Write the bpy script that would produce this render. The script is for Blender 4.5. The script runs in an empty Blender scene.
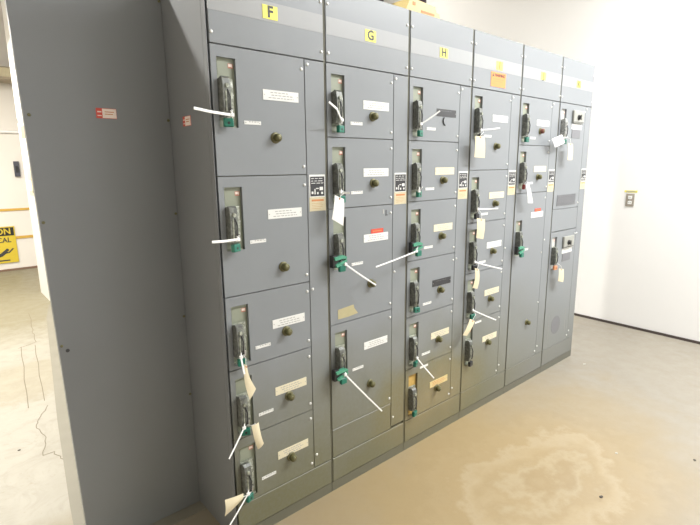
import bpy, bmesh, math, random
from mathutils import Vector, Matrix
random.seed(7)
sc = bpy.context.scene
COL = sc.collection

# ------------------------------------------------------------ camera
CAM = Vector((-0.785, -1.623, 1.5467))
yaw, pitch, roll = 0.7183, -0.1968, -0.0090
fw = Vector((math.sin(yaw)*math.cos(pitch), math.cos(yaw)*math.cos(pitch), math.sin(pitch)))
rt = Vector((math.cos(yaw), -math.sin(yaw), 0)); up = rt.cross(fw)
r2 = rt*math.cos(roll) + up*math.sin(roll); u2 = -rt*math.sin(roll) + up*math.cos(roll)
cd = bpy.data.cameras.new('camera'); cam = bpy.data.objects.new('camera', cd); COL.objects.link(cam)
cd.sensor_width = 36; cd.lens = 481.34*36/700; cd.clip_start = 0.05; cd.clip_end = 60
m = Matrix((r2, u2, -fw)).transposed().to_4x4(); m.translation = CAM
cam.matrix_world = m
sc.camera = cam

# ------------------------------------------------------------ world, lights, exposure
w = bpy.data.worlds.new('world'); sc.world = w; w.use_nodes = True
w.node_tree.nodes['Background'].inputs[0].default_value = (0.9, 0.95, 1, 1)
w.node_tree.nodes['Background'].inputs[1].default_value = 0.05
def area(name, loc, sx, sy, power, color=(1, 1, 1), target=None):
    l = bpy.data.lights.new(name, 'AREA'); l.shape = 'RECTANGLE'; l.size = sx; l.size_y = sy
    l.energy = power; l.color = color
    o = bpy.data.objects.new(name, l); COL.objects.link(o); o.location = loc
    if target is not None:
        o.rotation_euler = (Vector(target)-Vector(loc)).to_track_quat('-Z', 'Y').to_euler()
    return o
area('aisle_tube_light', (2.5, -1.9, 3.4), 2.6, 0.25, 135, (0.98, 0.99, 1.0))
area('right_wall_fill_light', (3.25, -1.7, 3.7), 0.3, 2.6, 85, (0.98, 0.99, 1.0))  # added fill, no fixture: brightens the right-hand wall
area('upper_wall_fill_light', (2.9, 2.6, 3.95), 1.6, 0.25, 24, (1.0, 0.96, 0.9))  # unseen lamp added to lift the upper wall behind the row
area('rear_room_tube_light', (-1.3, 1.7, 3.85), 0.9, 0.22, 190, (1.0, 0.97, 0.91))
area('far_wall_fill_light', (-0.9, 5.0, 3.0), 1.6, 0.3, 110, (1.0, 0.95, 0.86))  # added fill, hung low to brighten the far wall below the duct
sc.view_settings.view_transform = 'Standard'; sc.view_settings.look = 'None'
sc.view_settings.gamma = 1; sc.view_settings.use_curve_mapping = False
sc.view_settings.exposure = 0.28

# ------------------------------------------------------------ materials
def newmat(name):
    mt = bpy.data.materials.new(name); mt.use_nodes = True
    nt = mt.node_tree; b = nt.nodes['Principled BSDF']
    return mt, nt, b
def N(nt, t, **kw):
    n = nt.nodes.new(t)
    for k, v in kw.items(): setattr(n, k, v)
    return n
def mth(nt, op, a, b=None, c=None):
    n = N(nt, 'ShaderNodeMath', operation=op)
    for i, v in enumerate((a, b, c)):
        if v is None: continue
        if isinstance(v, (int, float)): n.inputs[i].default_value = v
        else: nt.links.new(v, n.inputs[i])
    return n.outputs[0]
def mixc(nt, fac, a, b):
    n = N(nt, 'ShaderNodeMix', data_type='RGBA')
    for s, v in ((n.inputs[0], fac), (n.inputs[6], a), (n.inputs[7], b)):
        if isinstance(v, (int, float)): s.default_value = v
        elif isinstance(v, tuple): s.default_value = (*v, 1)
        else: nt.links.new(v, s)
    return n.outputs[2]
def mapr(nt, v, a, b, c=0.0, d=1.0):
    n = N(nt, 'ShaderNodeMapRange'); nt.links.new(v, n.inputs[0])
    for i, x in enumerate((a, b, c, d)): n.inputs[i+1].default_value = x
    return n.outputs[0]
def noise(nt, vec, scale, detail=4, rough=0.55, dist=0.0):
    n = N(nt, 'ShaderNodeTexNoise'); n.inputs['Scale'].default_value = scale
    n.inputs['Detail'].default_value = detail; n.inputs['Roughness'].default_value = rough
    n.inputs['Distortion'].default_value = dist
    if vec is not None: nt.links.new(vec, n.inputs['Vector'])
    return n.outputs[0]
def simple(name, col, rough=0.6, metal=0.0, var=0.08, scale=30):
    mt, nt, b = newmat(name)
    geo = N(nt, 'ShaderNodeNewGeometry'); f = noise(nt, geo.outputs['Position'], scale, 3)
    lo = tuple(c*(1-var) for c in col); hi = tuple(min(1, c*(1+var)) for c in col)
    nt.links.new(mixc(nt, f, lo, hi), b.inputs['Base Color'])
    b.inputs['Roughness'].default_value = rough; b.inputs['Metallic'].default_value = metal
    return mt
def paint(name, col, tint=1.0, rough=0.36):
    """factory grey enamel tinted olive-yellow towards the floor"""
    mt, nt, b = newmat(name)
    geo = N(nt, 'ShaderNodeNewGeometry'); P = geo.outputs['Position']
    sep = N(nt, 'ShaderNodeSeparateXYZ'); nt.links.new(P, sep.inputs[0])
    n1 = noise(nt, P, 3.0, 4); n2 = noise(nt, P, 60, 3)
    base = mixc(nt, n1, tuple(c*0.95 for c in col), tuple(c*1.05 for c in col))
    base = mixc(nt, mth(nt, 'MULTIPLY', n2, 0.12), base, (0.20, 0.205, 0.22))
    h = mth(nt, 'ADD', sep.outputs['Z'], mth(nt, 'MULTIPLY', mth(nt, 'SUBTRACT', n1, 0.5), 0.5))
    low_tint = mapr(nt, h, 0.85, 0.12, 0.0, 0.85*tint)  # olive tint, stronger towards the floor
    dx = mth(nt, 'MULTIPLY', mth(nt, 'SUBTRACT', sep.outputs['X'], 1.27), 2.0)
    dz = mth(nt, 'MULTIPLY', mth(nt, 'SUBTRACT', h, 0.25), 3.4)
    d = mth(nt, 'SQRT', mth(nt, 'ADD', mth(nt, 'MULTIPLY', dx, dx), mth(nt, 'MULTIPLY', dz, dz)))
    patch = mapr(nt, d, 1.1, 0.2, 0.0, 0.75*tint)
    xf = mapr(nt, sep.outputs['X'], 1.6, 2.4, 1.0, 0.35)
    tot = mth(nt, 'MINIMUM', mth(nt, 'ADD', mth(nt, 'MULTIPLY', low_tint, xf), patch), 0.85)
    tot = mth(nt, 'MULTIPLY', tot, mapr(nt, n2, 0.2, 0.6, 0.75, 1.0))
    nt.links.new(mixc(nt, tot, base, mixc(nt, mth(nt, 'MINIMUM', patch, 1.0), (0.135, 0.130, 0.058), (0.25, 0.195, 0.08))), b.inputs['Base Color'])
    nt.links.new(mapr(nt, n1, 0.3, 0.7, rough-0.04, rough+0.05), b.inputs['Roughness'])
    bp = N(nt, 'ShaderNodeBump'); bp.inputs['Strength'].default_value = 0.03; bp.inputs['Distance'].default_value = 0.002
    nt.links.new(n2, bp.inputs['Height']); nt.links.new(bp.outputs[0], b.inputs['Normal'])
    return mt
M = {}
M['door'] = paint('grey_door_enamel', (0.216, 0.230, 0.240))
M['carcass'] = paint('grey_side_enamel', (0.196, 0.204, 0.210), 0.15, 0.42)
M['gap'] = paint('olive_channel_steel', (0.17, 0.165, 0.125), 0.4, 0.6)  # olive-brown colour of the channel between sections
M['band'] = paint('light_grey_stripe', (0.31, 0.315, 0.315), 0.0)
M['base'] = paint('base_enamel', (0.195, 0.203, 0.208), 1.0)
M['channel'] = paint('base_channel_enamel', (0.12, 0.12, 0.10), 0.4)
M['recess'] = simple('olive_grey_recess', (0.27, 0.29, 0.22), 0.5)
M['recess_rust'] = simple('rust_stained_recess', (0.55, 0.36, 0.10), 0.6, 0, 0.25, 40)
M['recess_white'] = simple('pale_grey_recess', (0.5, 0.5, 0.47), 0.5)
M['black'] = simple('black_plastic', (0.02, 0.02, 0.02), 0.45)
M['ink'] = simple('dark_ink', (0.05, 0.05, 0.05), 0.7)
M['greyink'] = simple('grey_ink', (0.38, 0.37, 0.35), 0.7)
M['dimink'] = simple('dim_engraving', (0.12, 0.12, 0.12), 0.6)
M['outletsteel'] = simple('brushed_outlet_plate', (0.34, 0.31, 0.26), 0.4, 0.1)
M['white'] = simple('white_plastic', (0.82, 0.82, 0.80), 0.4)
M['whitelabel'] = simple('white_label', (0.72, 0.72, 0.69), 0.5, 0, 0.05)
M['creamlabel'] = simple('cream_label', (0.68, 0.62, 0.45), 0.55, 0, 0.06)
M['yellowlabel'] = simple('mud_stained_label', (0.62, 0.50, 0.24), 0.6, 0, 0.12)
M['blacklabel'] = simple('black_engraved_label', (0.03, 0.03, 0.033), 0.4)
M['tape'] = simple('old_masking_tape', (0.42, 0.37, 0.21), 0.7, 0, 0.12)
M['red'] = simple('red_sticker', (0.62, 0.07, 0.04), 0.5)
M['redfade'] = simple('faded_red_sticker', (0.50, 0.20, 0.14), 0.5)
M['pink'] = simple('faded_white_print', (0.82, 0.70, 0.62), 0.6)
M['yellow'] = simple('yellow_marker_label', (0.82, 0.76, 0.12), 0.5, 0, 0.04)
M['orange'] = simple('orange_warning_paint', (0.85, 0.25, 0.06), 0.5, 0, 0.05)
M['warnink'] = simple('pale_brown_ink', (0.48, 0.30, 0.15), 0.6)
M['warnpaper'] = simple('faded_warning_paper', (0.58, 0.51, 0.34), 0.6, 0, 0.12)
M['brownink'] = simple('faded_orange_ink', (0.55, 0.22, 0.08), 0.6)
M['brass'] = simple('olive_brass', (0.10, 0.095, 0.035), 0.4, 0.3, 0.3, 80)
M['brassring'] = simple('worn_brass_ring', (0.15, 0.14, 0.07), 0.4, 0.4)
M['redknob'] = simple('dark_red_knob', (0.16, 0.05, 0.03), 0.4)
M['screw'] = simple('nickel_screw', (0.72, 0.72, 0.70), 0.35, 0.3)
M['green'] = simple('green_padlock_enamel', (0.01, 0.15, 0.10), 0.35, 0, 0.15)
M['teal'] = simple('pale_green_plastic', (0.07, 0.29, 0.18), 0.4)
M['steel'] = simple('plated_steel', (0.45, 0.45, 0.43), 0.3, 0.8)
M['darkred'] = simple('dark_red_padlock_enamel', (0.18, 0.02, 0.02), 0.4)
M['orangelock'] = simple('faded_orange_plastic', (0.65, 0.28, 0.14), 0.5)
M['paperwhite'] = simple('white_card', (0.80, 0.79, 0.76), 0.7, 0, 0.03)
M['papercream'] = simple('manila_card', (0.66, 0.58, 0.40), 0.75, 0, 0.06)
M['meshgrey'] = simple('dark_grey_plate', (0.17, 0.17, 0.18), 0.5)
M['boxgrey'] = simple('selector_box_grey', (0.31, 0.31, 0.28), 0.45)
M['yellowplastic'] = simple('pale_yellow_plastic', (0.62, 0.49, 0.20), 0.5, 0, 0.06)
M['pipe'] = simple('dark_brown_pipe', (0.06, 0.04, 0.05), 0.4)
M['trimyellow'] = simple('yellow_wall_stripe', (0.62, 0.38, 0.07), 0.5)
M['skirting'] = simple('dark_brown_skirting', (0.06, 0.045, 0.04), 0.6)
M['backskirt'] = simple('brown_back_skirting', (0.2, 0.12, 0.08), 0.6)
M['signyellow'] = simple('sign_yellow', (0.66, 0.50, 0.04), 0.5, 0, 0.04)
M['beige'] = simple('beige_pipe_paint', (0.40, 0.33, 0.24), 0.5)
M['greybox'] = simple('charcoal_box', (0.07, 0.07, 0.09), 0.5)
M['crack'] = simple('crack_dust', (0.20, 0.17, 0.12), 0.8)
M['debris'] = simple('pale_chip', (0.5, 0.48, 0.43), 0.8)
M['darkdebris'] = simple('dark_grit', (0.06, 0.05, 0.04), 0.8)
def handlemat(name, a, b_, metal=0.4):
    mt, nt, b = newmat(name)
    geo = N(nt, 'ShaderNodeNewGeometry'); f = mapr(nt, noise(nt, geo.outputs['Position'], 55, 5, 0.65, 0.8), 0.42, 0.62)
    nt.links.new(mixc(nt, f, a, b_), b.inputs['Base Color']); b.inputs['Roughness'].default_value = 0.35
    b.inputs['Metallic'].default_value = metal
    return mt
M['grip'] = handlemat('mottled_dark_grip', (0.11, 0.115, 0.105), (0.21, 0.22, 0.195), 0.2)
M['sideplate'] = handlemat('mottled_steel_plate', (0.20, 0.21, 0.17), (0.44, 0.46, 0.38), 0.2)
M['grippale'] = handlemat('pale_grey_grip', (0.22, 0.23, 0.22), (0.5, 0.5, 0.48), 0.2)
# walls
def wallmat(name, col):
    mt, nt, b = newmat(name); geo = N(nt, 'ShaderNodeNewGeometry'); P = geo.outputs['Position']
    f = noise(nt, P, 1.1, 5)
    nt.links.new(mixc(nt, f, tuple(c*0.94 for c in col), tuple(min(.92, c*1.04) for c in col)), b.inputs['Base Color'])
    b.inputs['Roughness'].default_value = 0.6
    bp = N(nt, 'ShaderNodeBump'); bp.inputs['Strength'].default_value = 0.05
    nt.links.new(noise(nt, P, 90, 2), bp.inputs['Height']); nt.links.new(bp.outputs[0], b.inputs['Normal'])
    return mt
M['wall'] = wallmat('white_wall_paint', (0.87, 0.865, 0.85))
M['wallrear'] = wallmat('cream_wall_paint', (0.80, 0.76, 0.70))
M['ceiling'] = wallmat('ceiling_paint', (0.72, 0.71, 0.69))
def floormat():
    mt, nt, b = newmat('stained_concrete'); geo = N(nt, 'ShaderNodeNewGeometry'); P = geo.outputs['Position']
    sep = N(nt, 'ShaderNodeSeparateXYZ'); nt.links.new(P, sep.inputs[0]); X, Y = sep.outputs['X'], sep.outputs['Y']
    n1 = noise(nt, P, 1.6, 6, 0.6, 0.6); n2 = noise(nt, P, 9, 6, 0.65); n3 = noise(nt, P, 70, 3)
    conc = mixc(nt, n1, (0.235, 0.208, 0.168), (0.31, 0.283, 0.235))
    conc = mixc(nt, mapr(nt, n2, 0.35, 0.7, 0, 0.35), conc, (0.25, 0.215, 0.15))
    # ochre stain over the aisle, strongest beside the cabinets
    def dist(cx, cy, sx, sy, nz, amp):
        dx = mth(nt, 'MULTIPLY', mth(nt, 'SUBTRACT', X, cx), 1/sx); dy = mth(nt, 'MULTIPLY', mth(nt, 'SUBTRACT', Y, cy), 1/sy)
        d = mth(nt, 'SQRT', mth(nt, 'ADD', mth(nt, 'MULTIPLY', dx, dx), mth(nt, 'MULTIPLY', dy, dy)))
        return mth(nt, 'ADD', d, mth(nt, 'MULTIPLY', mth(nt, 'SUBTRACT', nz, 0.5), amp))
    dA = dist(1.15, -0.35, 1.5, 1.05, n1, 0.7)
    c = mixc(nt, mapr(nt, dA, 1.15, 0.35, 0, 0.85), conc, (0.335, 0.245, 0.115))
    # dried puddle rings
    n4 = noise(nt, P, 2.0, 5, 0.55, 0.5)
    dB = dist(1.32, -0.64, 0.66, 0.44, n4, 1.15); dB = mth(nt, 'ADD', dB, mth(nt, 'MULTIPLY', mth(nt, 'SUBTRACT', n2, 0.5), 0.75))
    rp = N(nt, 'ShaderNodeValToRGB'); nt.links.new(mth(nt, 'MULTIPLY', dB, 0.7), rp.inputs[0])
    cr = rp.color_ramp; cr.elements[0].position = 0.0; cr.elements[0].color = (0.33, 0.25, 0.145, 1)
    cr.elements[1].position = 1.0; cr.elements[1].color = (0.33, 0.24, 0.12, 1)
    for p_, c_ in ((0.14, (0.29, 0.21, 0.11)), (0.24, (0.41, 0.34, 0.225)), (0.34, (0.33, 0.245, 0.13)), (0.44, (0.40, 0.315, 0.19)), (0.50, (0.43, 0.35, 0.23)), (0.60, (0.33, 0.24, 0.12)), (0.72, (0.37, 0.28, 0.155)), (0.84, (0.31, 0.22, 0.105))):
        e = cr.elements.new(p_); e.color = (*c_, 1)
    c = mixc(nt, mapr(nt, dB, 1.35, 0.75, 0, 0.5), c, rp.outputs[0])
    # rear room: paler screed, turning darker olive towards the far end
    back = mapr(nt, Y, 0.35, 0.6)
    bc = mixc(nt, n1, (0.31, 0.29, 0.24), (0.40, 0.38, 0.325))
    bc = mixc(nt, mapr(nt, noise(nt, P, 5, 7, 0.7, 1.5), 0.48, 0.72, 0, 0.5), bc, (0.22, 0.20, 0.15))
    bc = mixc(nt, mapr(nt, mth(nt, 'ADD', Y, mth(nt, 'MULTIPLY', n2, 0.8)), 3.7, 4.6, 0, 0.75), bc, (0.20, 0.175, 0.10))
    yb = mth(nt, 'ABSOLUTE', mth(nt, 'SUBTRACT', mth(nt, 'ADD', Y, mth(nt, 'MULTIPLY', n2, 0.5)), 2.75))
    bc = mixc(nt, mapr(nt, yb, 0.45, 0.3, 0, 0.45), bc, (0.29, 0.25, 0.16))
    bc = mixc(nt, mapr(nt, mth(nt, 'ADD', Y, mth(nt, 'MULTIPLY', n1, 0.3)), 0.9, 0.78, 0, 0.5), bc, (0.26, 0.22, 0.13))
    c = mixc(nt, back, c, bc)
    c = mixc(nt, mapr(nt, noise(nt, P, 14, 6, 0.7, 2.0), 0.60, 0.74, 0, 0.3), c, (0.23, 0.18, 0.10))
    c = mixc(nt, mapr(nt, n3, 0.62, 0.8, 0, 0.3), c, (0.2, 0.17, 0.11))
    nt.links.new(c, b.inputs['Base Color'])
    nt.links.new(mapr(nt, n2, 0.3, 0.7, 0.38, 0.6), b.inputs['Roughness'])
    bp = N(nt, 'ShaderNodeBump'); bp.inputs['Strength'].default_value = 0.12; bp.inputs['Distance'].default_value = 0.01
    nt.links.new(n2, bp.inputs['Height']); nt.links.new(bp.outputs[0], b.inputs['Normal'])
    return mt
M['floor'] = floormat()
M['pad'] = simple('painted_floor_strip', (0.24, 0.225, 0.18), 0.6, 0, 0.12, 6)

# ------------------------------------------------------------ mesh builder
class MB:
    def __init__(s): s.bm = bmesh.new(); s.mats = []
    def mi(s, m_):
        if m_ not in s.mats: s.mats.append(m_)
        return s.mats.index(m_)
    def _fin(s, before, m_):
        i = s.mi(m_)
        for f in s.bm.faces:
            if f not in before: f.material_index = i
    def box(s, x0, x1, y0, y1, z0, z1, m_, bev=0.0, seg=2):
        before = set(s.bm.faces)
        v = [s.bm.verts.new(p) for p in ((x0,y0,z0),(x1,y0,z0),(x1,y1,z0),(x0,y1,z0),(x0,y0,z1),(x1,y0,z1),(x1,y1,z1),(x0,y1,z1))]
        fs = [s.bm.faces.new([v[i] for i in q]) for q in ((0,3,2,1),(4,5,6,7),(0,1,5,4),(1,2,6,5),(2,3,7,6),(3,0,4,7))]
        if bev > 0:
            es = list({e for f in fs for e in f.edges})
            bmesh.ops.bevel(s.bm, geom=es, offset=bev, segments=seg, affect='EDGES', profile=0.5)
        s._fin(before, m_); return s
    def cyl(s, p0, p1, r0, r1, m_, n=16):
        before = set(s.bm.faces); p0, p1 = Vector(p0), Vector(p1); d = (p1-p0).normalized()
        a = d.orthogonal().normalized(); b = d.cross(a)
        A, B = [], []
        for k in range(n):
            t = 2*math.pi*k/n; o = a*math.cos(t)+b*math.sin(t)
            A.append(s.bm.verts.new(p0+o*r0)); B.append(s.bm.verts.new(p1+o*r1))
        for k in range(n): s.bm.faces.new((A[k], A[(k+1) % n], B[(k+1) % n], B[k]))
        s.bm.faces.new(A[::-1]); s.bm.faces.new(B); s._fin(before, m_); return s
    def lathe(s, c, prof, m_, n=20):
        """profile of (radius, y) turned about the -y axis through c"""
        before = set(s.bm.faces); rings = []
        for r, y in prof:
            rings.append([s.bm.verts.new((c[0]+r*math.cos(2*math.pi*k/n), c[1]+y, c[2]+r*math.sin(2*math.pi*k/n))) for k in range(n)])
        for a, b in zip(rings, rings[1:]):
            for k in range(n): s.bm.faces.new((a[k], a[(k+1) % n], b[(k+1) % n], b[k]))
        s.bm.faces.new(rings[-1]); s._fin(before, m_); return s
    def tube(s, pts, r, m_, n=8, w=None, wdir=None):
        """tube along pts; with w it is a flat strap w wide, r thick"""
        before = set(s.bm.faces); P = [Vector(p) for p in pts]; rings = []
        for i, p in enumerate(P):
            t = (P[min(i+1, len(P)-1)]-P[max(i-1, 0)]).normalized()
            ref = Vector(wdir) if wdir else Vector((0, 1, 0))
            a = t.cross(ref)
            if a.length < 1e-3: a = t.orthogonal()
            a.normalize(); b = t.cross(a).normalized()
            wa = (w or r*2)/2
            rings.append([s.bm.verts.new(p+a*wa*math.cos(2*math.pi*k/n)+b*r*math.sin(2*math.pi*k/n)) for k in range(n)])
        for a, b in zip(rings, rings[1:]):
            for k in range(n): s.bm.faces.new((a[k], a[(k+1) % n], b[(k+1) % n], b[k]))
        s.bm.faces.new(rings[0][::-1]); s.bm.faces.new(rings[-1]); s._fin(before, m_); return s
    def prism(s, poly, axis, a0, a1, m_):
        """poly of 2-D points extruded along axis 'x','y' or 'z'"""
        before = set(s.bm.faces)
        def mk(p, a): return {'x': (a, p[0], p[1]), 'y': (p[0], a, p[1]), 'z': (p[0], p[1], a)}[axis]
        A = [s.bm.verts.new(mk(p, a0)) for p in poly]; B = [s.bm.verts.new(mk(p, a1)) for p in poly]
        n = len(poly)
        for k in range(n): s.bm.faces.new((A[k], A[(k+1) % n], B[(k+1) % n], B[k]))
        s.bm.faces.new(A[::-1]); s.bm.faces.new(B); s._fin(before, m_); return s
    def text(s, txt, x, y, z, size, m_, align='CENTER', rot=0.0, sx=1.0, bold=0.0):
        """lettering in the x-z plane facing -y, centred at x,z"""
        c = bpy.data.curves.new('t', 'FONT'); c.body = txt; c.size = size; c.align_x = align; c.align_y = 'CENTER'
        c.extrude = 0.0003; c.offset = bold; c.resolution_u = 3
        o = bpy.data.objects.new('t', c); COL.objects.link(o)
        dg = bpy.context.evaluated_depsgraph_get(); me = bpy.data.meshes.new_from_object(o.evaluated_get(dg))
        me.transform(Matrix.Translation((x, y, z)) @ Matrix.Rotation(rot, 4, 'Y') @ Matrix.Rotation(math.pi/2, 4, 'X') @ Matrix.Diagonal((sx, 1, 1, 1)))
        before = set(s.bm.faces); s.bm.from_mesh(me); s._fin(before, m_)
        bpy.data.objects.remove(o); bpy.data.curves.remove(c); bpy.data.meshes.remove(me); return s
    def mesh(s, name, smooth=False):
        bmesh.ops.recalc_face_normals(s.bm, faces=s.bm.faces)
        me = bpy.data.meshes.new(name); s.bm.to_mesh(me); s.bm.free()
        for k in s.mats: me.materials.append(M[k])
        if smooth:
            for p in me.polygons: p.use_smooth = True
        return me
    def build(s, name, parent=None, loc=(0, 0, 0), smooth=False, rot=None):
        return put(s.mesh(name, smooth), name, parent, loc, rot)
def put(me, name, parent=None, loc=(0, 0, 0), rot=None):
    o = bpy.data.objects.new(name, me); COL.objects.link(o); o.location = loc
    if rot: o.rotation_euler = rot
    if parent: o.parent = parent
    return o
def empty(name, loc, label, cat, group=None):
    o = bpy.data.objects.new(name, None); o.empty_display_size = 0.05; COL.objects.link(o); o.location = loc
    return tag(o, label, cat, group)
def tag(o, label, cat, group=None):
    o['label'] = label; o['category'] = cat
    if group: o['group'] = group
    return o
def struct(o): o['kind'] = 'structure'; return o

# ------------------------------------------------------------ the room
YB, YF, XL, ZC = 7.4, -4.2, -3.6, 4.05
xw = lambda y: 4.151 + 0.036*y
struct(MB().prism([(XL-.1, YF-.1), (xw(YF)+.1, YF-.1), (xw(YB)+.1, YB+.1), (XL-.1, YB+.1)], 'z', -0.12, 0, 'floor').build('floor'))
struct(MB().prism([(XL-.1, YF-.1), (xw(YF)+.1, YF-.1), (xw(YB)+.1, YB+.1), (XL-.1, YB+.1)], 'z', ZC, ZC+.1, 'ceiling').build('ceiling'))
struct(MB().prism([(xw(YF), YF), (xw(YF)+.1, YF), (xw(YB)+.1, YB), (xw(YB), YB)], 'z', 0, ZC, 'wall').build('wall_right'))
struct(MB().box(XL, xw(YB), YB, YB+.1, 0, ZC, 'wallrear').build('wall_back'))
struct(MB().box(XL-.1, XL, YF, YB, 0, ZC, 'wallrear').build('wall_left'))
struct(MB().box(XL, xw(YF), YF-.1, YF, 0, ZC, 'wall').build('wall_front'))
struct(MB().prism([(xw(YF)-.012, YF+.01), (xw(YF)-.0005, YF+.01), (xw(YB)-.0005, YB-.01), (xw(YB)-.012, YB-.01)], 'z', 0, 0.022, 'skirting').build('baseboard_right'))
struct(MB().box(XL+.01, xw(YB)-.02, YB-.015, YB-.0005, 0, 0.03, 'backskirt').build('baseboard_back'))
# partition that ends beside the passage, with tape left on its face
wp = struct(MB().box(0.17, 0.33, 2.6, 5.5, 0, ZC, 'wall').build('wall_partition'))
pt = MB()
for y0, y1, z0, z1, mm in ((5.05, 5.33, 1.90, 2.04, 'beige'), (4.85, 5.05, 1.58, 1.80, 'warnpaper'), (5.05, 5.3, 1.42, 1.56, 'creamlabel'), (4.88, 5.1, 1.28, 1.44, 'warnpaper'), (4.8, 5.3, 1.24, 1.30, 'creamlabel'), (5.46, 5.49, 2.09, 2.14, 'ink')):
    pt.box(0.1685, 0.1695, y0, y1, z0, z1, mm)
pt.build('tape_remnant', wp)
# thin painted strip of floor that runs past the plain panel
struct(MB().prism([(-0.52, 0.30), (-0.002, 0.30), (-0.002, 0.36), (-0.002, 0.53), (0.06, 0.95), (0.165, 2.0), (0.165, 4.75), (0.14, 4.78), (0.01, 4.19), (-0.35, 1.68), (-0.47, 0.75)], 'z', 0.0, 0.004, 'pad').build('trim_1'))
# cracks in the rear screed
ck = MB()
def crack(pts, wd=0.005):
    out = []
    for (a, b) in zip(pts, pts[1:]):
        for k in range(5):
            t = k/5; out.append((a[0]+(b[0]-a[0])*t+random.uniform(-.008, .008), a[1]+(b[1]-a[1])*t, 0.0008))
    out.append((*pts[-1], 0.0008)); ck.tube(out, 0.0009, 'crack', 6, wd, (0, 0, 1))
crack([(-0.32, 3.36), (-0.46, 1.99)]); crack([(-0.22, 3.32), (-0.36, 2.04)]); crack([(-0.34, 3.33), (-0.20, 3.41)])
crack([(-0.10, 4.5), (-0.17, 3.83), (-0.20, 3.41)]); crack([(-0.35, 1.95), (-0.44, 1.77), (-0.46, 1.66), (-0.44, 1.5), (-0.49, 1.30), (-0.44, 1.3), (-0.41, 1.18)], 0.004)
cko = ck.build('floor_crack'); struct(cko)

# rear wall fittings
t = tag(MB().box(XL+.05, 3.0, 7.385, 7.399, 0.925, 0.96, 'trimyellow').build('wall_stripe'), 'upper yellow stripe across the cream rear wall above the caution sign', 'stripe', 'yellow stripes on the rear wall')
t = tag(MB().box(XL+.05, 3.0, 7.385, 7.399, 0.49, 0.53, 'trimyellow').build('wall_stripe'), 'lower yellow stripe on the rear wall, passing behind the caution sign', 'stripe', 'yellow stripes on the rear wall')
t = tag(MB().cyl((XL+.02, 7.375, 2.10), (3.0, 7.375, 2.10), 0.02, 0.02, 'wall').build('wall_conduit'), 'thin white conduit crossing the far cream wall above the dark box', 'conduit')
t = tag(MB().box(0.295, 0.365, 7.36, 7.398, 1.44, 1.67, 'greybox', 0.004).box(0.312, 0.348, 7.355, 7.361, 1.5, 1.6, 'black').build('switch_box'), 'small charcoal switch box on the far wall seen left of the grey panel', 'switch')
e = empty('ventilation_duct', (0, 7.1, 2.8), 'beige square duct high on the far wall at the upper left', 'duct')
MB().box(XL+.05, 1.2, -0.14, 0.29, 0.0, 0.17, 'beige', 0.01).build('duct_body', e)
MB().box(-0.2, 0.42, -0.16, -0.14, 0.03, 0.15, 'warnpaper').build('duct_flange', e)
# caution sign
e = empty('caution_sign', (-0.14, 7.38, 0.13), 'yellow caution electrical sign with black header on the rear wall', 'sign')
sg = MB().box(-0.33, 0.33, -0.004, 0.004, 0, 0.56, 'signyellow', 0.002, 1); sg.build('sign_board', e)
MB().box(-0.315, 0.315, -0.007, -0.0045, 0.42, 0.545, 'black').text('CAUTION', 0, -0.0085, 0.483, 0.125, 'signyellow', sx=0.98, bold=0.003).build('sign_header', e)
tx = MB().text('ELECTRICAL', 0.0, -0.006, 0.35, 0.105, 'ink', sx=0.92, bold=0.002)
# falling worker pictogram
tx.cyl((0.20, -0.006, 0.20), (0.20, -0.0045, 0.20), 0.022, 0.022, 'ink')
tx.tube([(0.19, -0.006, 0.185), (0.12, -0.006, 0.13), (0.02, -0.006, 0.10)], 0.002, 'ink', 6, 0.05)
tx.tube([(0.02, -0.006, 0.10), (-0.10, -0.006, 0.12), (-0.20, -0.006, 0.09)], 0.002, 'ink', 6, 0.035)
tx.tube([(0.15, -0.006, 0.15), (0.22, -0.006, 0.16), (0.28, -0.006, 0.22)], 0.002, 'ink', 6, 0.02)
tx.tube([(0.10, -0.006, 0.13), (0.06, -0.006, 0.20), (0.02, -0.006, 0.25)], 0.002, 'ink', 6, 0.02)
tx.box(-0.3, 0.22, -0.006, -0.0045, 0.03, 0.05, 'ink'); tx.build('sign_print', e)

# wall outlet on the right-hand wall
e = empty('wall_outlet', (xw(0.05)-.001, 0.05, 1.16), 'stainless double wall outlet with a yellow label strip above it', 'outlet')
e.rotation_euler = (0, 0, -math.atan(0.036) - math.pi/2)
# local x runs along the wall, -y points into the room after rotation
MB().box(-0.036, 0.036, -0.006, 0.0, 0, 0.116, 'outletsteel', 0.002).build('cover_plate', e)
for z in (0.034, 0.082):
    MB().box(-0.017, 0.017, -0.009, -0.0055, z-0.015, z+0.015, 'white', 0.003).box(-0.008, -0.005, -0.0095, -0.0088, z-.005, z+.007, 'black').box(0.005, 0.008, -0.0095, -0.0088, z-.005, z+.007, 'black').build('socket', e)
MB().cyl((0, -0.008, 0.058), (0, -0.005, 0.058), 0.004, 0.004, 'screw', 10).build('screw', e)
MB().box(-0.055, 0.055, -0.0015, 0.0, 0.128, 0.146, 'yellow').box(-0.04, 0.04, -0.0018, -0.0014, 0.133, 0.141, 'greyink').build('outlet_label', e)

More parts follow.
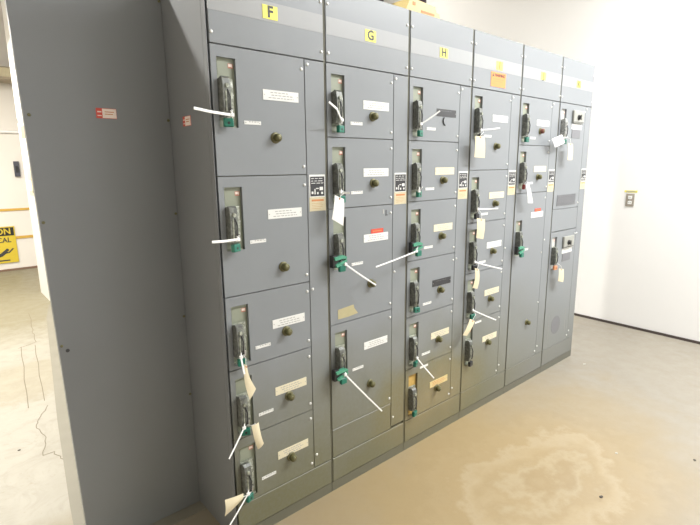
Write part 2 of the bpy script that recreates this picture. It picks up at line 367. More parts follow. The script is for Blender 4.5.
# ------------------------------------------------------------ motor control cabinets
W, H, ZT = 0.508, 2.2556, 1.963
LT = 'FGHIJK'
screw_me = MB().lathe((0, 0, 0), [(0.0062, 0.001), (0.0062, -0.002), (0.005, -0.004), (0.0025, -0.0047)], 'screw', 12).mesh('latch_screw', True)
dull_me = MB().lathe((0, 0, 0), [(0.0055, 0.001), (0.0055, -0.002), (0.004, -0.004), (0.0025, -0.0045)], 'brassring', 12).mesh('painted_screw', True)
def knob_me(name, a, b):
    return MB().lathe((0, 0, 0), [(0.021, 0.001), (0.021, -0.004), (0.018, -0.006), (0.0145, -0.0065)], b, 20).lathe((0, 0, 0), [(0.0145, -0.004), (0.0155, -0.014), (0.0155, -0.024), (0.012, -0.028), (0.004, -0.029)], a, 20).lathe((0, 0, 0), [(0.008, -0.0275), (0.008, -0.0302), (0.004, -0.0305)], b, 12).mesh(name, True)
knobA = knob_me('indicator_knob', 'brass', 'brassring'); knobR = knob_me('indicator_knob', 'redknob', 'brassring')
def handle_me(g, sp):
    # origin: front plane of the door at the top of the recess
    mb = MB()
    mb.box(0.034, 0.092, 0.004, 0.0135, -0.205, -0.07, sp, 0.002)                      # mounting plate
    mb.prism([(0.006, -0.075), (-0.020, -0.066), (-0.030, -0.074), (-0.034, -0.100), (-0.034, -0.170), (-0.026, -0.196), (0.006, -0.200)], 'x', 0.033, 0.062, g)
    mb.prism([(0.006, -0.080), (-0.012, -0.084), (-0.016, -0.10), (-0.016, -0.18), (-0.010, -0.192), (0.006, -0.195)], 'x', 0.062, 0.080, sp)
    mb.cyl((0.0475, -0.0345, -0.098), (0.0475, -0.040, -0.098), 0.008, 0.007, sp, 14)  # pivot bolt
    mb.box(0.040, 0.045, -0.037, -0.033, -0.185, -0.115, sp, 0.001, 1)                 # lever rib
    mb.tube([(0.05, -0.034, -0.11), (0.056, -0.040, -0.135), (0.053, -0.040, -0.165), (0.058, -0.034, -0.18)], 0.0025, 'black', 6)
    mb.cyl((0.071, -0.015, -0.175), (0.071, -0.0185, -0.175), 0.004, 0.004, 'black', 10)
    mb.cyl((0.055, -0.033, -0.182), (0.055, -0.0365, -0.182), 0.004, 0.004, 'black', 10)
    mb.cyl((0.084, 0.004, -0.125), (0.084, -0.004, -0.125), 0.0045, 0.0045, 'white', 10)
    mb.box(0.052, 0.074, -0.021, -0.015, -0.200, -0.176, 'steel', 0.002)               # padlock hasp
    return mb.mesh('operating_handle')
handleA = handle_me('grip', 'sideplate'); handleP = handle_me('grippale', 'grippale')
RX0, RX1, RH = 0.031, 0.104, 0.235
def recess(mat): return MB().box(RX0-.004, RX1+.004, 0.0135, 0.016, -RH-.004, 0.004, mat).box(RX0+.008, RX0+.05, 0.0125, 0.0136, -0.06, -0.012, mat).box(RX0, RX1-.006, 0.006, 0.0136, -RH, -RH+.006, mat).mesh('handle_recess')
recA, recR, recW = recess('recess'), recess('recess_rust'), recess('recess_white')
stick_me = MB().box(-0.010, 0.010, -0.0005, 0.0008, -0.008, 0.008, 'redfade').box(-0.008, 0.007, -0.0009, -0.0004, -0.003, 0.006, 'pink').box(0.004, 0.007, -0.0009, -0.0004, -0.005, 0.001, 'pink').mesh('isolator_sticker')
def plate_me(m_, ink, wd=0.16, ht=0.037, rows=3):
    mb = MB().box(-wd/2, wd/2, -0.0015, 0.0005, -ht/2, ht/2, m_)
    for r in range(rows):
        z = ht*(0.26-0.26*r); x = -wd*0.36 + random.uniform(0, .02); end = wd*random.uniform(.2, .38)
        while x < end:
            l = random.uniform(0.006, 0.016); mb.box(x, min(x+l, end+.004), -0.0018, -0.0014, z-0.0017, z+0.0017, ink); x += l+0.004
    for sx_ in (-1, 1): mb.cyl((sx_*(wd/2-.006), -0.0025, 0), (sx_*(wd/2-.006), -0.001, 0), 0.002, 0.002, 'greyink', 8)
    return mb.mesh('nameplate')
PL = {'w': plate_me('whitelabel', 'greyink'), 'c': plate_me('creamlabel', 'greyink'), 'y': plate_me('yellowlabel', 'brownink'), 'k': plate_me('blacklabel', 'dimink', rows=1)}
strip_me = plate_me('whitelabel', 'greyink', 0.07, 0.013, 1)

def door(parent, name, z0, z1, x0=0.0066, x1=0.401, hole=None):
    """sheet-steel door, folded edge, optional opening for the handle recess (hole = z of its top)"""
    mb = MB(); g = 0.0018; z0 += g; z1 -= g; y0, y1 = 0.0, 0.014
    if hole is None: mb.box(x0, x1, y0, y1, z0, z1, 'door', 0.0018, 1)
    else:
        hb = hole-RH
        xs = [x0, RX0, RX1, x1]; zs = [z0, max(hb, z0+.004), hole, z1]
        before = set()
        vf = {}; vb = {}
        for i, x in enumerate(xs):
            for j, z in enumerate(zs):
                vf[i, j] = mb.bm.verts.new((x, y0, z)); vb[i, j] = mb.bm.verts.new((x, y1, z))
        def q(*v): mb.bm.faces.new(v)
        for i in range(3):
            for j in range(3):
                if (i, j) == (1, 1): continue
                q(vf[i, j], vf[i+1, j], vf[i+1, j+1], vf[i, j+1]); q(vb[i, j], vb[i, j+1], vb[i+1, j+1], vb[i+1, j])
        for i in range(3):
            q(vf[i, 0], vb[i, 0], vb[i+1, 0], vf[i+1, 0]); q(vf[i, 3], vf[i+1, 3], vb[i+1, 3], vb[i, 3])
            q(vf[0, i], vf[0, i+1], vb[0, i+1], vb[0, i]); q(vf[3, i], vb[3, i], vb[3, i+1], vf[3, i+1])
        q(vf[1, 1], vf[1, 2], vb[1, 2], vb[1, 1]); q(vf[2, 1], vb[2, 1], vb[2, 2], vf[2, 2])
        q(vf[1, 1], vb[1, 1], vb[2, 1], vf[2, 1]); q(vf[1, 2], vf[2, 2], vb[2, 2], vb[1, 2])
        mb._fin(before, 'door')
    return mb.build(name, parent)

# unit tables: top, bottom, plate kind, knob (x, z), name strip z, extras
T_ = dict(
 F=[(1.963, 1.516, 'w', (0.258, 1.657), 1.708), (1.516, 1.066, 'w', (0.273, 1.150), 1.266), (1.066, 0.771, 'w', (0.276, 0.875), 0.838), (0.771, 0.473, 'c', (0.277, 0.582), 0.546), (0.473, 0.175, 'c', (0.277, 0.292), 0.252)],
 G=[(1.963, 1.669, 'w', (0.268, 1.766), 1.731), (1.669, 1.367, 'w', (0.272, 1.471), 1.432), (1.367, 0.840, 'w', (0.255, 0.998), 1.106), (0.840, 0.324, 'w', (0.250, 0.486), 0.590)],
 H=[(1.963, 1.669, 'k', None, 1.730), (1.669, 1.370, 'c', (0.274, 1.472), 1.430), (1.370, 1.066, 'c', (0.275, 1.174), 1.124), (1.066, 0.765, 'k', (0.275, 0.874), 0.815), (0.765, 0.473, 'c', (0.272, 0.586), 0.528), (0.473, 0.178, 'y', (0.270, 0.290), None)],
 I=[(1.963, 1.520, 'w', (0.255, 1.656), 1.711), (1.520, 1.219, 'c', (0.272, 1.321), 1.264), (1.219, 0.920, 'w', (0.272, 1.030), 0.974), (0.920, 0.618, 'c', (0.272, 0.727), None), (0.618, 0.175, 'c', (0.268, 0.440), None)],
 J=[(1.963, 1.670, 'w', (0.262, 1.762), 1.716), (1.670, 1.367, 'c', (0.266, 1.468), 1.430), (1.367, 0.175, 'w', (0.245, 0.462), None)],
 K=[(1.963, 1.232, 'K', None, None), (1.070, 0.175, 'K', None, None)])
CABLABEL = dict(F='F, nearest the camera', G='G, next after the F cabinet', H='H, between the G and I cabinets', I='I, with an orange warning sticker near its top', J='J, with one tall lower door', K='K, the last one before the white wall')
cabs = {}
for i, L in enumerate(LT):
    c = empty('control_cabinet', (i*W, 0, 0), 'tall grey motor control cabinet lettered ' + CABLABEL[L], 'cabinet', 'row of grey motor control cabinets'); cabs[L] = c
    x_l = 0.0 if i == 0 else 0.001
    # carcass: side sheets, back, top and bottom as one shell, with a recessed front frame
    cb = MB(); cb.box(x_l, 0.507, 0.030, 0.508, 0.0, H, 'carcass', 0.002, 1)
    cb.build('carcass', c)
    fr = MB()
    if i: fr.box(x_l+.0002, 0.0050, 0.004, 0.0295, 0.05, H, 'gap')
    else: fr.box(0.0, 0.0018, 0.0, 0.0295, 0.05, H, 'carcass').box(0.0019, 0.0110, 0.0152, 0.0163, 0.05, H, 'black')  # black strip behind F's left door gap paints in the gap's shade
    fr.box(0.5030, 0.5068, 0.004, 0.0295, 0.05, H, 'gap')
    fr.box(0.0051, 0.5029, 0.0165, 0.0295, 0.05, H-.001, 'gap'); fr.build('front_frame', c)
    # top panel with stripe and letter
    tp = MB().box(0.0066 if i else 0.0098, 0.5014, 0.0, 0.014, ZT+.002, H-.001, 'door', 0.002, 1).build('top_panel', c)
    MB().box(0.009, 0.499, -0.0008, 0.0005, 2.070, 2.137, 'band').build('light_stripe', tp)
    MB().box(0.223, 0.287, -0.0022, -0.0006, 2.078, 2.125, 'yellow').text(L, 0.255, -0.0026, 2.1015, 0.054, 'black', bold=0.0016).build('letter_plate', tp)
    for x in (0.018, 0.490):
        for z in (2.185, 2.0): put(screw_me, 'screw', tp, (x, 0, z))
    if L == 'I':
        MB().box(0.175, 0.325, -0.0018, -0.0006, 1.986, 2.064, 'orange').prism([(0.186, 2.040), (0.204, 2.040), (0.195, 2.057)], 'y', -0.0022, -0.0015, 'ink').text('WARNING', 0.262, -0.0022, 2.048, 0.021, 'ink', bold=0.0006).box(0.21, 0.30, -0.0021, -0.0016, 2.026, 2.028, 'brownink').box(0.21, 0.29, -0.0021, -0.0016, 2.014, 2.016, 'brownink').build('warning_sticker', tp)
    # wireway door
    wz0 = 0.175 if L != 'G' else 0.187
    wd = MB().box(0.4045, 0.5014, 0.0, 0.014, wz0+.002, ZT-.002, 'door', 0.0018, 1).build('wireway_door', c)
    if L == 'G': wz0 = .187
    for z in (1.943, 1.030, 0.24): put(screw_me, 'latch_screw', wd, (0.418, 0, z))
    wm = MB().box(0.414, 0.496, -0.0012, 0.0004, 1.422, 1.515, 'whitelabel').box(0.418, 0.492, -0.0018, -0.001, 1.426, 1.507, 'blacklabel')
    rs = random.Random(3)
    for r, z in enumerate((1.499, 1.489, 1.480)):
        x = 0.423
        while x < 0.480:
            l = rs.uniform(0.010, 0.024); wm.box(x, min(x+l, .487), -0.0022, -0.0017, z-.0012, z+.0012, 'whitelabel'); x += l+rs.uniform(.004, .007)
    for (x, z, a, b) in ((0.424, 1.436, 0.009, 0.010), (0.439, 1.434, 0.005, 0.022), (0.447, 1.456, 0.014, 0.004), (0.466, 1.450, 0.018, 0.014), (0.452, 1.434, 0.008, 0.009), (0.474, 1.434, 0.010, 0.009)):
        wm.box(x, x+a, -0.0022, -0.0017, z, z+b, 'whitelabel')
    wm.build('wiring_diagram', wd)
    wl = MB().box(0.413, 0.498, -0.0012, 0.0004, 1.364, 1.4215, 'warnpaper').box(0.424, 0.487, -0.0018, -0.001, 1.405, 1.413, 'brownink')
    for z in (1.396, 1.389, 1.382, 1.375): wl.box(0.424, 0.424+rs.uniform(.045, .062), -0.0016, -0.001, z-.0008, z+.0008, 'warnink')
    wl.build('warning_label', wd)
    # base panel and channel
    MB().box(0.0066 if i else 0.0098, 0.5014, 0.0, 0.014, 0.052, 0.173, 'base', 0.0018, 1).build('base_panel', c)
    MB().box(0.0015 if i else 0.0, 0.5065, 0.003, 0.029, 0.0, 0.049, 'channel').build('base_channel', c)
    if L == 'G':
        MB().box(0.0066, 0.401, 0.0, 0.014, 0.177, 0.322, 'base', 0.0018, 1).build('blank_panel', c)
    if L == 'K':
        bp_ = MB().box(0.0066, 0.401, 0.0, 0.014, 1.072, 1.230, 'door', 0.0018, 1).build('blank_panel', c)
    for n, (zt, zb, pk, kn, sz) in enumerate(T_[L]):
        rt_ = zt-0.040
        if L == 'J' and n == 2: rt_ = 1.192
        d = door(c, 'unit_door', zb, zt, x0=(0.0066 if i else 0.0098), hole=rt_)
        put(recR if (L, n) == ('H', 5) else (recW if L == 'K' else recA), 'handle_recess', d, (0, 0, rt_))
        put(handleP if (L == 'K' and n == 0) else handleA, 'operating_handle', d, (0, 0, rt_))
        if (L, n) not in (('H', 5),): put(stick_me, 'isolator_sticker', d, (0.090, 0.0126, rt_-.024))
        for z in (zt-.041, zb+.033): put(screw_me, 'latch_screw', d, (0.389, 0, z))
        if pk in PL: put(PL[pk], 'nameplate', d, (0.291, 0, zt-.150))
        if kn: put(knobR if (L, n) == ('J', 0) else knobA, 'indicator_knob', d, (kn[0], 0, kn[1]))
        if sz: put(strip_me, 'name_strip', d, (0.170 if L != 'F' else 0.162, 0, sz))
        if (L, n) in (('G', 2), ('J', 2)): MB().box(0.258, 0.338, -0.0016, 0.0003, zt-.131, zt-.110, 'red').box(0.268, 0.328, -0.002, -0.0014, zt-.123, zt-.118, 'brownink').build('danger_sticker', d)
        if (L, n) == ('G', 2):
            MB().prism([(0.05, 0.862), (0.05, 0.907), (0.145, 0.914), (0.150, 0.895), (0.173, 0.868), (0.11, 0.862)], 'y', -0.001, 0.0003, 'tape').build('tape_patch', d)
            MB().box(0.335, 0.343, -0.001, 0.0003, 1.325, 1.345, 'greyink').box(0.355, 0.360, -0.001, 0.0003, 1.318, 1.342, 'blacklabel').box(0.352, 0.368, -0.001, 0.0003, 1.315, 1.319, 'blacklabel').build('marker_scribble', d)
        if (L, n) == ('H', 0):
            MB().tube([(0.270, -0.003, 1.79), (0.262, -0.004, 1.775), (0.268, -0.004, 1.76), (0.28, -0.003, 1.752)], 0.003, 'ink', 6).build('hook', d)
        if (L, n) == ('H', 5): MB().box(0.123, 0.190, -0.0012, 0.0003, 0.449, 0.461, 'whitelabel').build('name_strip', d)
        if (L, n) == ('I', 4): MB().box(0.123, 0.190, -0.0012, 0.0003, 0.592, 0.604, 'whitelabel').build('name_strip', d)
        if (L, n) == ('J', 2): MB().cyl((0.385, 0.001, 0.944), (0.385, -0.002, 0.944), 0.008, 0.008, 'greyink', 14).build('plugged_hole', d); put(strip_me, 'name_strip', d, (0.165, 0, 0.990)); put(screw_me, 'latch_screw', d, (0.389, 0, 0.58))
        if L == 'K':
            zo = zt-.008 if n else zt
            b = MB().box(0.192, 0.352, -0.016, 0.0, zo-.128, zo-.040, 'boxgrey', 0.004).box(0.20, 0.344, -0.0172, -0.0155, zo-.122, zo-.118, 'ink').build('selector_box', d)
            # rotary selector on the box face, same mesh level as sub-part
            MB().lathe((0.262, -0.016, zo-.088), [(0.019, 0.0), (0.019, -0.004), (0.014, -0.006), (0.012, -0.018), (0.004, -0.019)], 'black', 16).box(0.258, 0.266, -0.041, -0.026, zo-.106, zo-.070, 'boxgrey', 0.002).build('selector_knob', d)
            put(PL['w'], 'nameplate', d, (0.275, 0, zo-.150))
            MB().box(0.205, 0.335, -0.003, 0.0003, zo-.230, zo-.172, 'meshgrey', 0.001, 1).build('status_plate', d)
            if n == 0:
                vb = MB()
                for k in range(11): vb.box(0.055, 0.345, -0.003, 0.0003, 1.257+k*.0072, 1.2612+k*.0072, 'meshgrey')
                vb.build('vent_louvre', d)
            else:
                MB().cyl((0.185, -0.0006, 0.34), (0.185, 0.0003, 0.34), 0.072, 0.072, 'meshgrey', 28).build('worn_patch', d)
                MB().box(0.07, 0.072, -0.0008, 0.0003, 0.25, 0.44, 'greyink').box(0.34, 0.342, -0.0008, 0.0003, 0.25, 0.44, 'greyink').build('outline_mark', d)
# manufacturer-style stickers on the exposed side of the first cabinet: red end, white print
def side_sticker(parent, loc, rot):
    o = MB().box(-0.035, 0.035, -0.0015, 0.0, -0.018, 0.018, 'red').box(-0.014, 0.034, -0.0019, -0.0014, -0.0165, 0.0165, 'pink').box(-0.006, 0.026, -0.0021, -0.0018, 0.004, 0.007, 'brownink').box(-0.006, 0.022, -0.0021, -0.0018, -0.004, -0.001, 'brownink').box(-0.031, -0.017, -0.0019, -0.0014, -0.010, -0.007, 'pink').box(-0.031, -0.017, -0.0019, -0.0014, 0.003, 0.007, 'pink').build('safety_sticker', parent, loc)
    o.rotation_euler = rot
side_sticker(cabs['F'], (-0.0002, 0.205, 1.721), (0, 0, -math.pi/2))

# plain grey blanking panel in front of a shallower enclosure, left of the F cabinet
e = empty('blank_cabinet', (-0.245, 0.365, 0), 'wide plain dark grey blank cabinet set back left of the F cabinet', 'cabinet')
bp = MB().prism([(-0.227, 0.004), (0.2435, 0.004), (0.2435, H), (-0.262, H), (-0.246, 1.1)], 'y', 0.0, 0.026, 'carcass').build('blank_panel', e)
MB().box(-0.15, 0.243, 0.029, 0.50, 0.004, H-.002, 'carcass', 0.002, 1).build('carcass', e)
for x, zs in ((-0.238, (1.728, 1.362)), (-0.232, (0.90,)), (0.236, (2.175, 1.734, 1.361, 0.915, 0.551))):
    for z in zs: put(dull_me, 'screw', bp, (x, 0, z))
MB().cyl((-0.215, 0.0005, 0.878), (-0.215, -0.0006, 0.878), 0.007, 0.007, 'ink', 10).build('scuff_mark', bp)
side_sticker(bp, (0.0065, -0.0002, 1.747), (0, 0, 0))

# ------------------------------------------------------------ yellow guard and pipes on the cabinet tops
e = empty('cable_guard', (1.09, 0.09, H), 'pale yellow moulded cable guard lying across the tops of G and H', 'cable guard')
MB().prism([(-0.085, 0.0), (0.165, 0.0), (0.16, 0.022), (0.135, 0.03), (0.125, 0.052), (-0.055, 0.060)], 'y', -0.075, 0.06, 'yellowplastic').build('guard_body', e)
MB().box(0.02, 0.12, -0.0765, -0.0745, 0.008, 0.018, 'brownink').box(-0.04, -0.02, -0.0765, -0.0745, 0.03, 0.045, 'brownink').build('slot', e)
MB().box(0.170, 0.20, -0.065, -0.03, 0.0, 0.008, 'black', 0.001).build('clip', e)
for x, lb in ((0.985, 'dark brown pipe rising from the top of G behind the yellow guard'), (1.30, 'dark purple-brown pipe rising from the top of H behind the yellow guard')):
    tag(MB().cyl((0, 0, 0), (0, 0, ZC-H), 0.035, 0.035, 'pipe', 20).cyl((0, 0, 0), (0, 0, 0.03), 0.045, 0.045, 'pipe', 20).build('conduit_pipe', None, (x, 0.19, H), True), lb, 'pipe', 'dark pipes on the cabinet tops')

# ------------------------------------------------------------ padlocks, clamps
def lock_meshes(colour):
    body = MB().box(-0.0175, 0.0175, -0.009, 0.009, -0.046, -0.016, colour, 0.004, 3).cyl((0, -0.0095, -0.032), (0, -0.0085, -0.032), 0.005, 0.005, 'black', 10)
    sh = MB().tube([(-0.011, 0, -0.016), (-0.011, 0, -0.002), (-0.0075, 0, 0.006), (0, 0, 0.009), (0.0075, 0, 0.006), (0.011, 0, -0.002), (0.011, 0, -0.016)], 0.0028, 'steel', 8)
    return body.mesh('lock_body'), sh.mesh('shackle', True)
LM = {k: lock_meshes(k) for k in ('green', 'black', 'darkred', 'orangelock')}
ORD = ['top', 'second', 'third', 'fourth', 'fifth', 'sixth']
def lockpos(L, n):
    zt = T_[L][n][0]; rt_ = zt-.040
    if (L, n) == ('J', 2): rt_ = 1.192
    return Vector((LT.index(L)*W+(0.054 if L == 'F' else 0.062), -0.020, rt_-0.190))
def where(L, n):
    if L == 'J' and n == 2: return 'handle of the tall lower door of cabinet J'
    if L == 'K': return ('upper' if n == 0 else 'lower') + ' handle of cabinet K'
    k = len(T_[L])
    return (ORD[n] if n < k-1 else 'lowest') + ' handle of cabinet ' + L
CN = {'green': 'green', 'black': 'black', 'darkred': 'dark red', 'orangelock': 'faded orange'}
locks = [('F', 0, 'green'), ('F', 1, 'green'), ('F', 2, 'green'), ('F', 3, 'green'), ('F', 4, 'green'), ('G', 0, 'green'), ('G', 1, 'green'),
         ('H', 0, 'green'), ('H', 1, 'green'), ('H', 3, 'green'), ('H', 4, 'green'), ('H', 5, 'green'),
         ('I', 0, 'black'), ('I', 1, 'black'), ('I', 2, 'black'), ('I', 3, 'green'), ('I', 4, 'black'), ('J', 0, 'green'), ('J', 1, 'darkred'), ('K', 0, 'green'), ('K', 1, 'orangelock')]
for L, n, cl in locks:
    p = lockpos(L, n); e = empty('padlock', p, CN[cl] + ' padlock hanging from the ' + where(L, n), 'padlock', 'padlocks on the breaker handles')
    e.rotation_euler = (random.uniform(-.05, .02), 0, random.uniform(-.4, .4))
    put(LM[cl][0], 'lock_body', e); put(LM[cl][1], 'shackle', e)
clamp_body = MB().box(-0.040, -0.012, -0.022, 0.002, -0.040, 0.014, 'black', 0.003).box(-0.012, 0.018, -0.018, 0.0, -0.020, 0.002, 'black', 0.003).mesh('clamp_body')
jawU = MB().prism([(-0.036, 0.008), (0.016, 0.012), (0.034, 0.004), (0.034, -0.004), (0.012, -0.003), (-0.032, -0.006)], 'y', -0.030, -0.012, 'teal').mesh('clamp_jaw')
jawL = MB().prism([(-0.030, -0.026), (0.006, -0.014), (0.032, -0.008), (0.034, -0.016), (0.010, -0.026), (-0.024, -0.038)], 'y', -0.032, -0.014, 'teal').mesh('clamp_jaw')
cl_lock = MB().box(-0.010, 0.024, -0.034, -0.016, -0.060, -0.030, 'green', 0.004, 3).tube([(0.0, -0.025, -0.032), (0.0, -0.025, -0.018), (0.007, -0.025, -0.010), (0.014, -0.025, -0.018), (0.014, -0.025, -0.032)], 0.0025, 'steel', 8).mesh('clamp_lock')
for L, n in (('G', 2), ('G', 3), ('H', 2), ('J', 2)):
    p = lockpos(L, n)+Vector((-0.032, -0.002, 0.018)); e = empty('lockout_clamp', p, 'green and black lockout clamp on the ' + where(L, n), 'lockout clamp', 'lockout clamps on the breaker handles')
    put(clamp_body, 'clamp_body', e); put(jawU, 'clamp_jaw', e); put(jawL, 'clamp_jaw', e); put(cl_lock, 'clamp_lock', e)

# ------------------------------------------------------------ cable ties
TIE = {
'F0': [(0.056, -0.045, 1.726), (-0.099, -0.085, 1.735)], 'F1': [(0.053, -0.045, 1.290), (-0.067, -0.085, 1.297)],
'F2': [(0.038, -0.045, 0.838), (0.033, -0.075, 0.78)], 'F3': [(0.034, -0.045, 0.544), (-0.056, -0.085, 0.468)], 'F4': [(0.035, -0.045, 0.251), (-0.07, -0.085, 0.190)],
'G0': [(0.557, -0.045, 1.736), (0.498, -0.085, 1.772), (0.457, -0.085, 1.796)], 'G1': [(0.547, -0.045, 1.441), (0.570, -0.075, 1.437)],
'G2': [(0.559, -0.055, 1.127), (0.716, -0.085, 1.012)], 'G3': [(0.551, -0.055, 0.613), (0.759, -0.085, 0.368)],
'H0': [(1.055, -0.045, 1.744), (1.147, -0.085, 1.807)], 'H1': [(1.05, -0.045, 1.425), (1.04, -0.075, 1.446)], 'H2': [(1.028, -0.055, 1.128), (0.716, -0.085, 1.097)],
'H4': [(1.06, -0.045, 0.548), (1.156, -0.085, 0.418)], 'I0': [(1.557, -0.045, 1.737), (1.68, -0.085, 1.75)], 'I1': [(1.561, -0.045, 1.304), (1.702, -0.085, 1.301)],
'I2': [(1.553, -0.045, 0.999), (1.78, -0.085, 0.931)], 'I3': [(1.554, -0.045, 0.71), (1.743, -0.085, 0.617)]}
for k, pts in TIE.items():
    L, n = k[0], int(k[1]); lp = lockpos(L, n)
    P = [Vector(p) for p in pts]; s0 = P[0]
    mb = MB()
    # loop through the hasp, ratchet head, straight tail
    ring = [lp+Vector((0.0, 0, 0)) if False else (lp+s0)/2 + (s0-lp)*0.5*math.cos(a) + Vector((0, -0.002, 0.003+0.009*math.sin(a))) for a in [2*math.pi*q/14 for q in range(15)]]
    path = [s0] + [s0.lerp(P[1], q) + Vector((0, 0, -0.002*math.sin(q*math.pi))) for q in (.3, .6)] + P[1:]
    wd = 0.0095 if k in ('F0', 'F1', 'G0', 'G1') else 0.0075
    mb.tube(ring, 0.0016, 'white', 6, 0.005)
    mb.tube(path, 0.0016, 'white', 8, wd)
    mb.box(s0.x-.007, s0.x+.007, s0.y-.005, s0.y+.003, s0.z-.006, s0.z+.006, 'white', 0.0015)
    tag(mb.build('cable_tie'), 'white plastic cable tie with its tail sticking out, on the ' + where(L, n), 'cable tie', 'cable ties on the breaker handles')

# ------------------------------------------------------------ paper tags
def card(c, m_, curl=0.0, side=0.0, nu=5, nv=10, y=None):
    """c: four corners TL, TR, BR, BL; a thin sheet bowed out of plane by curl, sideways by side"""
    A, B, C_, D = [Vector(p) for p in c]; mb = MB(); g = {}; h = {}
    nrm = (B-A).cross(D-A).normalized()
    if nrm.y > 0: nrm = -nrm
    for i in range(nu+1):
        for j in range(nv+1):
            u, v = i/nu, j/nv
            p = (A*(1-u)+B*u)*(1-v)+(D*(1-u)+C_*u)*v
            p += nrm*(curl*math.sin(v*math.pi)+0.35*curl*math.sin(u*math.pi)) + (B-A).normalized()*side*math.sin(v*math.pi)
            g[i, j] = mb.bm.verts.new(p); h[i, j] = mb.bm.verts.new(p-nrm*0.0009)
    for i in range(nu):
        for j in range(nv):
            mb.bm.faces.new((g[i, j], g[i+1, j], g[i+1, j+1], g[i, j+1])); mb.bm.faces.new((h[i, j], h[i, j+1], h[i+1, j+1], h[i+1, j]))
    for i in range(nu):
        mb.bm.faces.new((g[i, 0], h[i, 0], h[i+1, 0], g[i+1, 0])); mb.bm.faces.new((g[i, nv], g[i+1, nv], h[i+1, nv], h[i, nv]))
    for j in range(nv):
        mb.bm.faces.new((g[0, j], g[0, j+1], h[0, j+1], h[0, j])); mb.bm.faces.new((g[nu, j], h[nu, j], h[nu, j+1], g[nu, j+1]))
    mb._fin(set(), m_)
    return mb
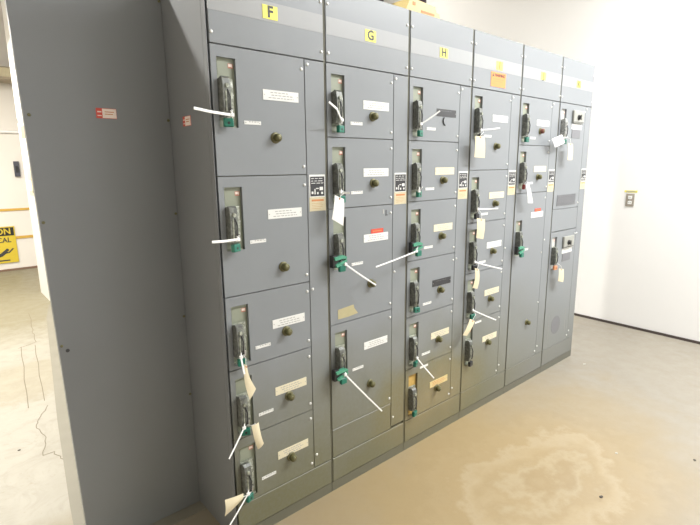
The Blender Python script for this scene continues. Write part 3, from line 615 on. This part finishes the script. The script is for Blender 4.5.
TAGS = [
 ('F', 2, [(0.044,-0.055,0.811),(0.056,-0.055,0.804),(0.090,-0.055,0.695),(0.057,-0.060,0.660)], 'papercream', 0.006, -0.014, 'long curled cream paper tag hanging from the third handle of cabinet F'),
 ('F', 3, [(0.062,-0.055,0.547),(0.094,-0.055,0.549),(0.110,-0.06,0.452),(0.082,-0.06,0.437)], 'papercream', 0.012, -0.008, 'crumpled cream paper tag hanging from the fourth handle of cabinet F'),
 ('F', 4, [(-0.070,-0.055,0.283),(0.010,-0.055,0.272),(-0.004,-0.055,0.244),(-0.078,-0.062,0.219)], 'papercream', 0.008, 0.0, 'bent cream paper tag sticking out left of the lowest handle of cabinet F'),
 ('G', 1, [(0.505,-0.055,1.430),(0.555,-0.055,1.411),(0.549,-0.055,1.297),(0.487,-0.055,1.331)], 'paperwhite', 0.003, 0.0, 'large white paper tag hanging from the second handle of cabinet G'),
 ('I', 0, [(1.492,-0.055,1.702),(1.580,-0.055,1.705),(1.590,-0.055,1.587),(1.490,-0.055,1.591)], 'papercream', 0.003, 0.0, 'broad cream paper tag hanging from the top handle of cabinet I'),
 ('I', 1, [(1.540,-0.055,1.255),(1.620,-0.055,1.243),(1.612,-0.055,1.128),(1.540,-0.055,1.142)], 'papercream', 0.004, 0.0, 'cream paper tag hanging from the second handle of cabinet I'),
 ('I', 2, [(1.541,-0.055,0.967),(1.582,-0.055,0.955),(1.574,-0.055,0.837),(1.525,-0.055,0.852)], 'papercream', 0.004, 0.008, 'narrow curved cream paper tag hanging from the third handle of cabinet I'),
 ('I', 3, [(1.513,-0.055,0.667),(1.564,-0.055,0.643),(1.490,-0.055,0.568),(1.440,-0.060,0.586)], 'papercream', 0.004, 0.0, 'cream paper tag slanting down left from the fourth handle of cabinet I'),
 ('J', 1, [(2.055,-0.055,1.430),(2.092,-0.055,1.428),(2.157,-0.055,1.305),(2.094,-0.055,1.309)], 'paperwhite', 0.003, 0.0, 'narrow slanting white paper tag hanging from the second handle of cabinet J'),
 ('K', 0, [(2.350,-0.055,1.711),(2.485,-0.055,1.745),(2.535,-0.055,1.691),(2.399,-0.055,1.659)], 'paperwhite', 0.003, 0.0, 'square white paper tag tilted beside the upper handle of cabinet K'),
 ('K', 0, [(2.582,-0.055,1.692),(2.655,-0.055,1.687),(2.665,-0.055,1.578),(2.594,-0.055,1.578)], 'papercream', 0.003, 0.0, 'cream paper tag hanging below the upper handle of cabinet K'),
 ('K', 1, [(2.594,-0.055,0.810),(2.668,-0.055,0.794),(2.677,-0.055,0.695),(2.592,-0.055,0.717)], 'papercream', 0.003, 0.0, 'cream paper tag hanging below the lower handle of cabinet K')]
for L, n, c, m_, curl, side, lab in TAGS:
    top = (Vector(c[0])+Vector(c[1]))/2
    if 'sticking out' in lab: top = (Vector(c[1])+Vector(c[2]))/2
    if 'square' in lab: top = (Vector(c[1])+Vector(c[2]))/2
    e = empty('paper_tag', top, lab, 'tag', 'paper tags on the breaker handles')
    o = card(c, m_, curl, side).build('card', e); o.location = -top
    lp = lockpos(L, n)
    inner = top.lerp((Vector(c[0])+Vector(c[1])+Vector(c[2])+Vector(c[3]))/4, 0.12)
    s = MB().tube([inner-top+Vector((0, -0.004, 0)), (top-top)+Vector((0, -0.003, 0.003)), (lp-top)*0.6+Vector((0, -0.022, 0.004)), (lp-top)+Vector((0, -0.016, 0.004))], 0.0012, 'white', 6).cyl(inner-top+Vector((0, -0.0045, 0)), inner-top+Vector((0, -0.0015, 0)), 0.004, 0.004, 'brownink', 10)
    s.build('string', e)

# ------------------------------------------------------------ grit on the floor
for x, y, r, mm, lab in ((1.86, -0.79, 0.010, 'debris', 'white paint chip on the ochre stained floor'), (2.95, -0.15, 0.014, 'debris', 'pale chip on the floor beyond the last cabinet'), (2.10, -1.09, 0.010, 'darkdebris', 'dark bit of grit near the right edge of the floor'), (1.43, -0.88, 0.012, 'darkdebris', 'dark bit of grit in the dried puddle ring'), (-0.58, 1.45, 0.009, 'darkdebris', 'dark grit on the rear screed left of the plain panel')):
    mb = MB(); n = 7; pts = [(r*random.uniform(.6, 1.2)*math.cos(6.283*k/n), r*random.uniform(.4, .8)*math.sin(6.283*k/n)) for k in range(n)]
    mb.prism(pts, 'z', 0.0, 0.003, mm); tag(mb.build('floor_chip', None, (x, y, 0)), lab, 'debris', 'loose bits on the floor')
